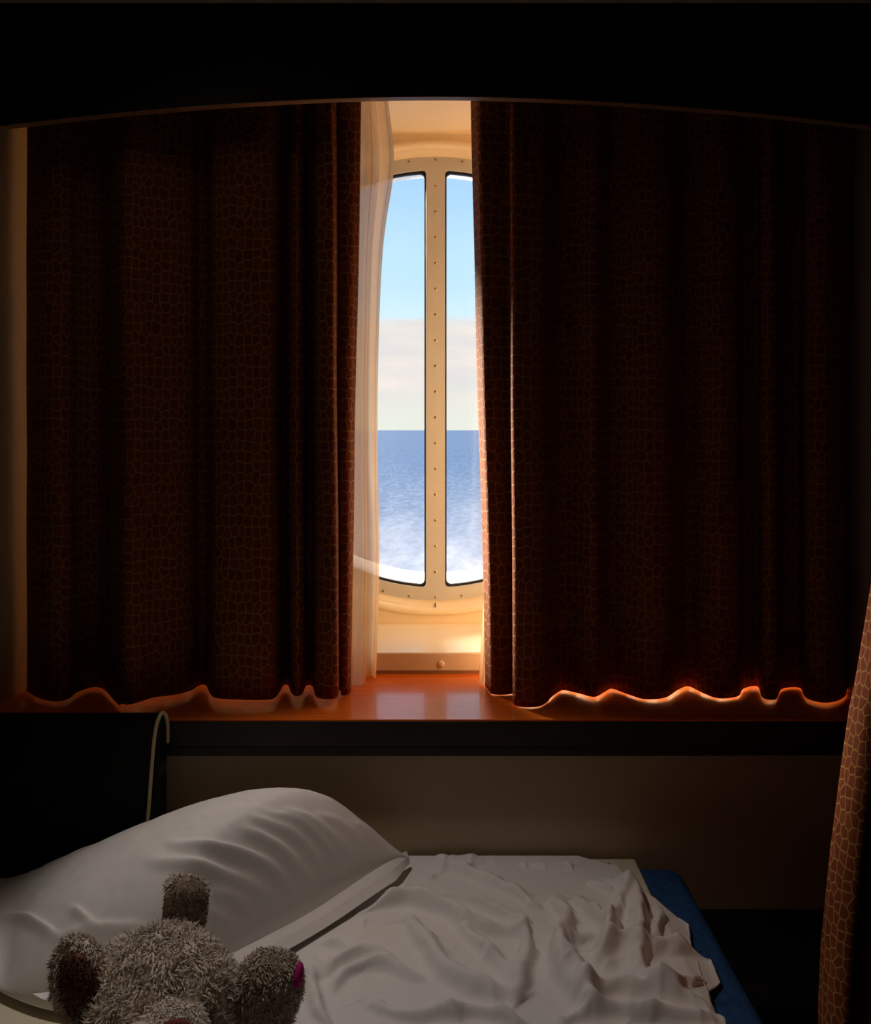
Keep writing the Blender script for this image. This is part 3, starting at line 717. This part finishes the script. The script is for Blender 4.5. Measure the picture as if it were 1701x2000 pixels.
# drawn in pixels, so carry every vertex to its pixel first
z_top = Z_BED + EDGE + top
pxx = CX + pl[..., 0] / pl[..., 1] * F; pyy = CY + (CZ - z_top) / pl[..., 1] * F
for amp, wid, pts_, a in pf:
    poly = [tuple(q) for q in catmull(pts_, 14)]
    d, al = seg_dist(pxx, pyy, poly); wpx = wid * 1350 * .72
    wl = np.where(d > 0, wpx * (1 + a), wpx * (1 - a))
    hh += amp * 1.55 * np.exp(-(d / wl) ** 2) * np.clip(np.sin(np.pi * (.06 + .88 * al)), 0, 1) ** .7
hh = soften(hh, 3)
fine = vnoise(pl[..., 0], pl[..., 1], 16, 4.4, 3)
z_top = z_top + (hh + fine * .0025) * np.clip(prof * 2.2, 0, 1)
z_bot = Z_BED + EDGE - np.clip(prof * .03, 0, EDGE - .009)
Vt = np.dstack([pl[..., 0], pl[..., 1], z_top]); Vb = np.dstack([pl[..., 0], pl[..., 1], z_bot])
me = bpy.data.meshes.new('pillowcase')
idx = np.arange(nu * nv).reshape(nv, nu); off = nu * nv
q1 = np.stack([idx[:-1, :-1], idx[1:, :-1], idx[1:, 1:], idx[:-1, 1:]], -1).reshape(-1, 4)
faces = q1.tolist() + (q1[:, ::-1] + off).tolist()
loop = list(idx[0, :]) + list(idx[1:, -1]) + list(idx[-1, -2::-1]) + list(idx[-2:0:-1, 0])
for a, b_ in zip(loop, loop[1:] + loop[:1]): faces.append([int(a), int(a + off), int(b_ + off), int(b_)])
me.from_pydata(np.concatenate([Vt.reshape(-1, 3), Vb.reshape(-1, 3)]).tolist(), [], faces); me.update()
bm = bmesh.new(); bm.from_mesh(me); bmesh.ops.remove_doubles(bm, verts=bm.verts, dist=.0003); bmesh.ops.recalc_face_normals(bm, faces=bm.faces); bm.to_mesh(me); bm.free()
obj('pillowcase', me, M['linen'], pil, smooth=True)
# flat hem flange along the open right edge
bm = bmesh.new(); rows = []
for i in range(41):
    t = i / 40; p = B_ * (1 - t) + A_ * t; n2 = np.array([.78, -.62]); wd = .026 * min(1, (1 - t) * 7 + .12)
    z = Z_BED + .033 + .003 * math.sin(t * 9)
    rows.append([bm.verts.new((p[0] - n2[0] * .004, p[1] - n2[1] * .004, z + .002)), bm.verts.new((p[0] + n2[0] * wd * .5, p[1] + n2[1] * wd * .5, z - .006)), bm.verts.new((p[0] + n2[0] * wd, p[1] + n2[1] * wd, z - .016))])
for a, b_ in zip(rows, rows[1:]):
    for j in range(2): bm.faces.new((a[j], b_[j], b_[j + 1], a[j + 1]))
o = obj('hem_flange', bm, M['linen'], pil, smooth=False); solidify(o, .003, 0)

# ------------------------------------------------------------------ divider curtain beside the bed
zb, zt = .02, Z_CEIL - .01
DB = [(.548, 1.235), (.553, 1.205), (.566, 1.195), (.577, 1.215), (.588, 1.245), (.600, 1.215), (.616, 1.195), (.632, 1.225), (.650, 1.25), (.672, 1.21), (.700, 1.19), (.730, 1.23), (.765, 1.25), (.80, 1.20), (.84, 1.24)]
path = catmull([(.443 + (a - .548) * .85, b_ - .23) for a, b_ in DB], 7); rows = 90
arc = np.concatenate([[0], np.cumsum(np.linalg.norm(np.diff(path, axis=0), axis=1))])
V = np.zeros((rows, len(path), 3)); UV = np.zeros((rows, len(path), 2))
for r in range(rows):
    z = zb + (zt - zb) * r / (rows - 1); rel = z - CZ
    # the free edge leans away from the bed towards the ceiling
    xe = np.interp(rel, [-1.34, -.66, -.593, -.491, -.405, -.32, -.29, 0, .6, .75], [.444, .443, .446, .456, .467, .479, .4855, .53, .60, .615]) - .443
    for c in range(len(path)):
        V[r, c] = (path[c, 0] + xe + .004 * noise.noise(Vector((arc[c] * 6, z * 3, 2))), path[c, 1] + .006 * noise.noise(Vector((arc[c] * 7, z * 2.5, 5))), z); UV[r, c] = (arc[c], z)
dv = thing('divider_curtain', 'rust and gold lattice divider curtain hanging full height beside the navy bed side', 'curtain', (.57, .99, 0))
o = obj('curtain_fabric', grid_mesh('divider', V, UV), M['divider'], dv, smooth=True); solidify(o, .002, 0)

# ------------------------------------------------------------------ plush bear
bear = thing('plush_bear', 'fluffy grey-beige plush bear lying on the bed in front of the pillow', 'toy', (-.31, 1.0, Z_BED))
def blob(name, center, radii, rot=(0, 0, 0), mat=None, parent=bear, sub=4, bumpy=.0, shape=None):
    bm = bmesh.new(); bmesh.ops.create_icosphere(bm, subdivisions=sub, radius=1)
    Rm = Matrix.Rotation(rot[2], 3, 'Z') @ Matrix.Rotation(rot[1], 3, 'Y') @ Matrix.Rotation(rot[0], 3, 'X')
    for v_ in bm.verts:
        p = v_.co.copy()
        if shape: p = shape(p)
        k_ = 1 + bumpy * noise.noise(p * 2.3 + Vector(center) * 9)
        v_.co = Rm @ Vector((p.x * radii[0] * k_, p.y * radii[1] * k_, p.z * radii[2] * k_)) + Vector(center)
    return obj(name, bm, mat or M['plush'], parent, smooth=True)
def fur(o, count, length, mat, curl=.6, width=.0011, seed=1, down=0.25, lay=0.0):
    r = np.random.default_rng(seed); me = o.data; me.calc_loop_triangles()
    co = np.array([v_.co for v_ in me.vertices]); tri = np.array([t.vertices[:] for t in me.loop_triangles])
    a, b_, c = co[tri[:, 0]], co[tri[:, 1]], co[tri[:, 2]]; nr = np.cross(b_ - a, c - a); ar = np.linalg.norm(nr, axis=1)
    pick = r.choice(len(tri), count, p=ar / ar.sum()); w1 = r.random(count); w2 = r.random(count); m = w1 + w2 > 1; w1[m] = 1 - w1[m]; w2[m] = 1 - w2[m]
    p = a[pick] + (b_ - a)[pick] * w1[:, None] + (c - a)[pick] * w2[:, None]
    nn = nr[pick] / ar[pick][:, None]
    t1 = np.cross(nn, r.normal(size=(count, 3))); t1 /= np.linalg.norm(t1, axis=1)[:, None]; t2 = np.cross(nn, t1)
    # neighbouring hairs lean the same way: clumps
    cl_ = np.array([noise.noise_vector(Vector(q * 55)) for q in p]); cl_ -= nn * (cl_ * nn).sum(1)[:, None]
    ln = length * r.uniform(.55, 1.25, count)[:, None]
    d1 = nn + cl_ * 1.0 * curl + t1 * .25; d1 /= np.linalg.norm(d1, axis=1)[:, None]
    d2 = nn * .5 + cl_ * 2.0 * curl + t1 * .6 * curl + np.array([0, 0, -down]); d2 /= np.linalg.norm(d2, axis=1)[:, None]
    wv = t2 * width
    P0 = p - nn * .001; P1 = P0 + d1 * ln * .55; P2 = P1 + d2 * ln * .55
    Vv = np.stack([P0 - wv, P0 + wv, P1 - wv * .8, P1 + wv * .8, P2], 1).reshape(-1, 3)
    k_ = np.arange(count) * 5
    q4 = np.stack([k_, k_ + 1, k_ + 3, k_ + 2], 1).tolist(); q3 = np.stack([k_ + 2, k_ + 3, k_ + 4], 1).tolist()
    m2 = bpy.data.meshes.new('fur'); m2.from_pydata(Vv.tolist(), [], q4 + q3); m2.update()
    f_ = obj('fur', m2, mat, o); f_['kind'] = 'stuff'
    return f_
head = blob('head', P(312, 1968, 1.0), (.086, .080, .080), mat=M['plush'], bumpy=.10)
fur(head, 15000, .011, M['plush'], .9, seed=2)
body = blob('body', Vector((-.30, .86, Z_BED + .075)), (.085, .11, .070), mat=M['plush'], bumpy=.08)
def ear_shape(p):
    q = p.copy(); q.y *= 1.0; return q
ear = blob('ear', P(163, 1925, .985), (.036, .022, .054), (0, math.radians(-20), math.radians(-15)), M['plush'], bumpy=.08)
fur(ear, 4500, .008, M['plush'], .8, seed=3)
ie = blob('inner_ear', P(157, 1932, .966), (.025, .012, .041), (0, math.radians(-20), math.radians(-15)), M['ear'], parent=bear)
fur(ie, 1500, .004, M['ear'], .8, seed=4)
def limb_shape(p):
    q = p.copy(); s_ = .86 + .14 * math.copysign(abs(p.z) ** .5, p.z); r = max(1e-6, math.hypot(p.x, p.y)); kk = (1 - abs(p.z) ** 4) ** .5 / max(1e-4, math.sqrt(max(1e-6, 1 - p.z * p.z)))
    q.x *= min(kk, 1.6) * s_; q.y *= min(kk, 1.6) * s_; return q
arm = blob('arm', P(358, 1815, 1.075), (.029, .020, .064), (0, math.radians(6), 0), M['plush_shaded'], shape=limb_shape)
fur(arm, 2500, .0035, M['plush_shaded'], .7, seed=5, width=.0008)
tip = blob('paw_tip', P(366, 1735, 1.083), (.025, .015, .010), (0, math.radians(14), 0), M['plush'], parent=bear)
fur(tip, 1100, .009, M['plush'], .9, seed=6)
arm2 = blob('arm', P(520, 1965, 1.01), (.041, .030, .062), (0, math.radians(8), math.radians(10)), M['plush_shaded'], shape=limb_shape)
fur(arm2, 5000, .006, M['plush'], .7, seed=8, width=.0009)
pad = blob('paw_pad', P(583, 1905, 1.005), (.0055, .012, .014), (0, math.radians(10), 0), M['pink'], parent=bear, sub=3)
muz = blob('muzzle', P(334, 2020, .925), (.036, .030, .030), mat=M['plush_light'], bumpy=.08)
fur(muz, 4500, .008, M['plush_light'], .9, seed=9)
nose = blob('nose', P(346, 2004, .893), (.014, .006, .007), mat=M['thread'], parent=bear, sub=3)
# little sewn-in cloth label
tg = bmesh.new(); tp = [P(64, 1942, 1.0), P(98, 1938, 1.0), P(107, 1944, .99), P(96, 1957, .985), P(82, 1952, .99)]
tg.faces.new([tg.verts.new(q) for q in tp]); o = obj('label_tag', tg, M['tagcloth'], bear); solidify(o, .0015, 0)
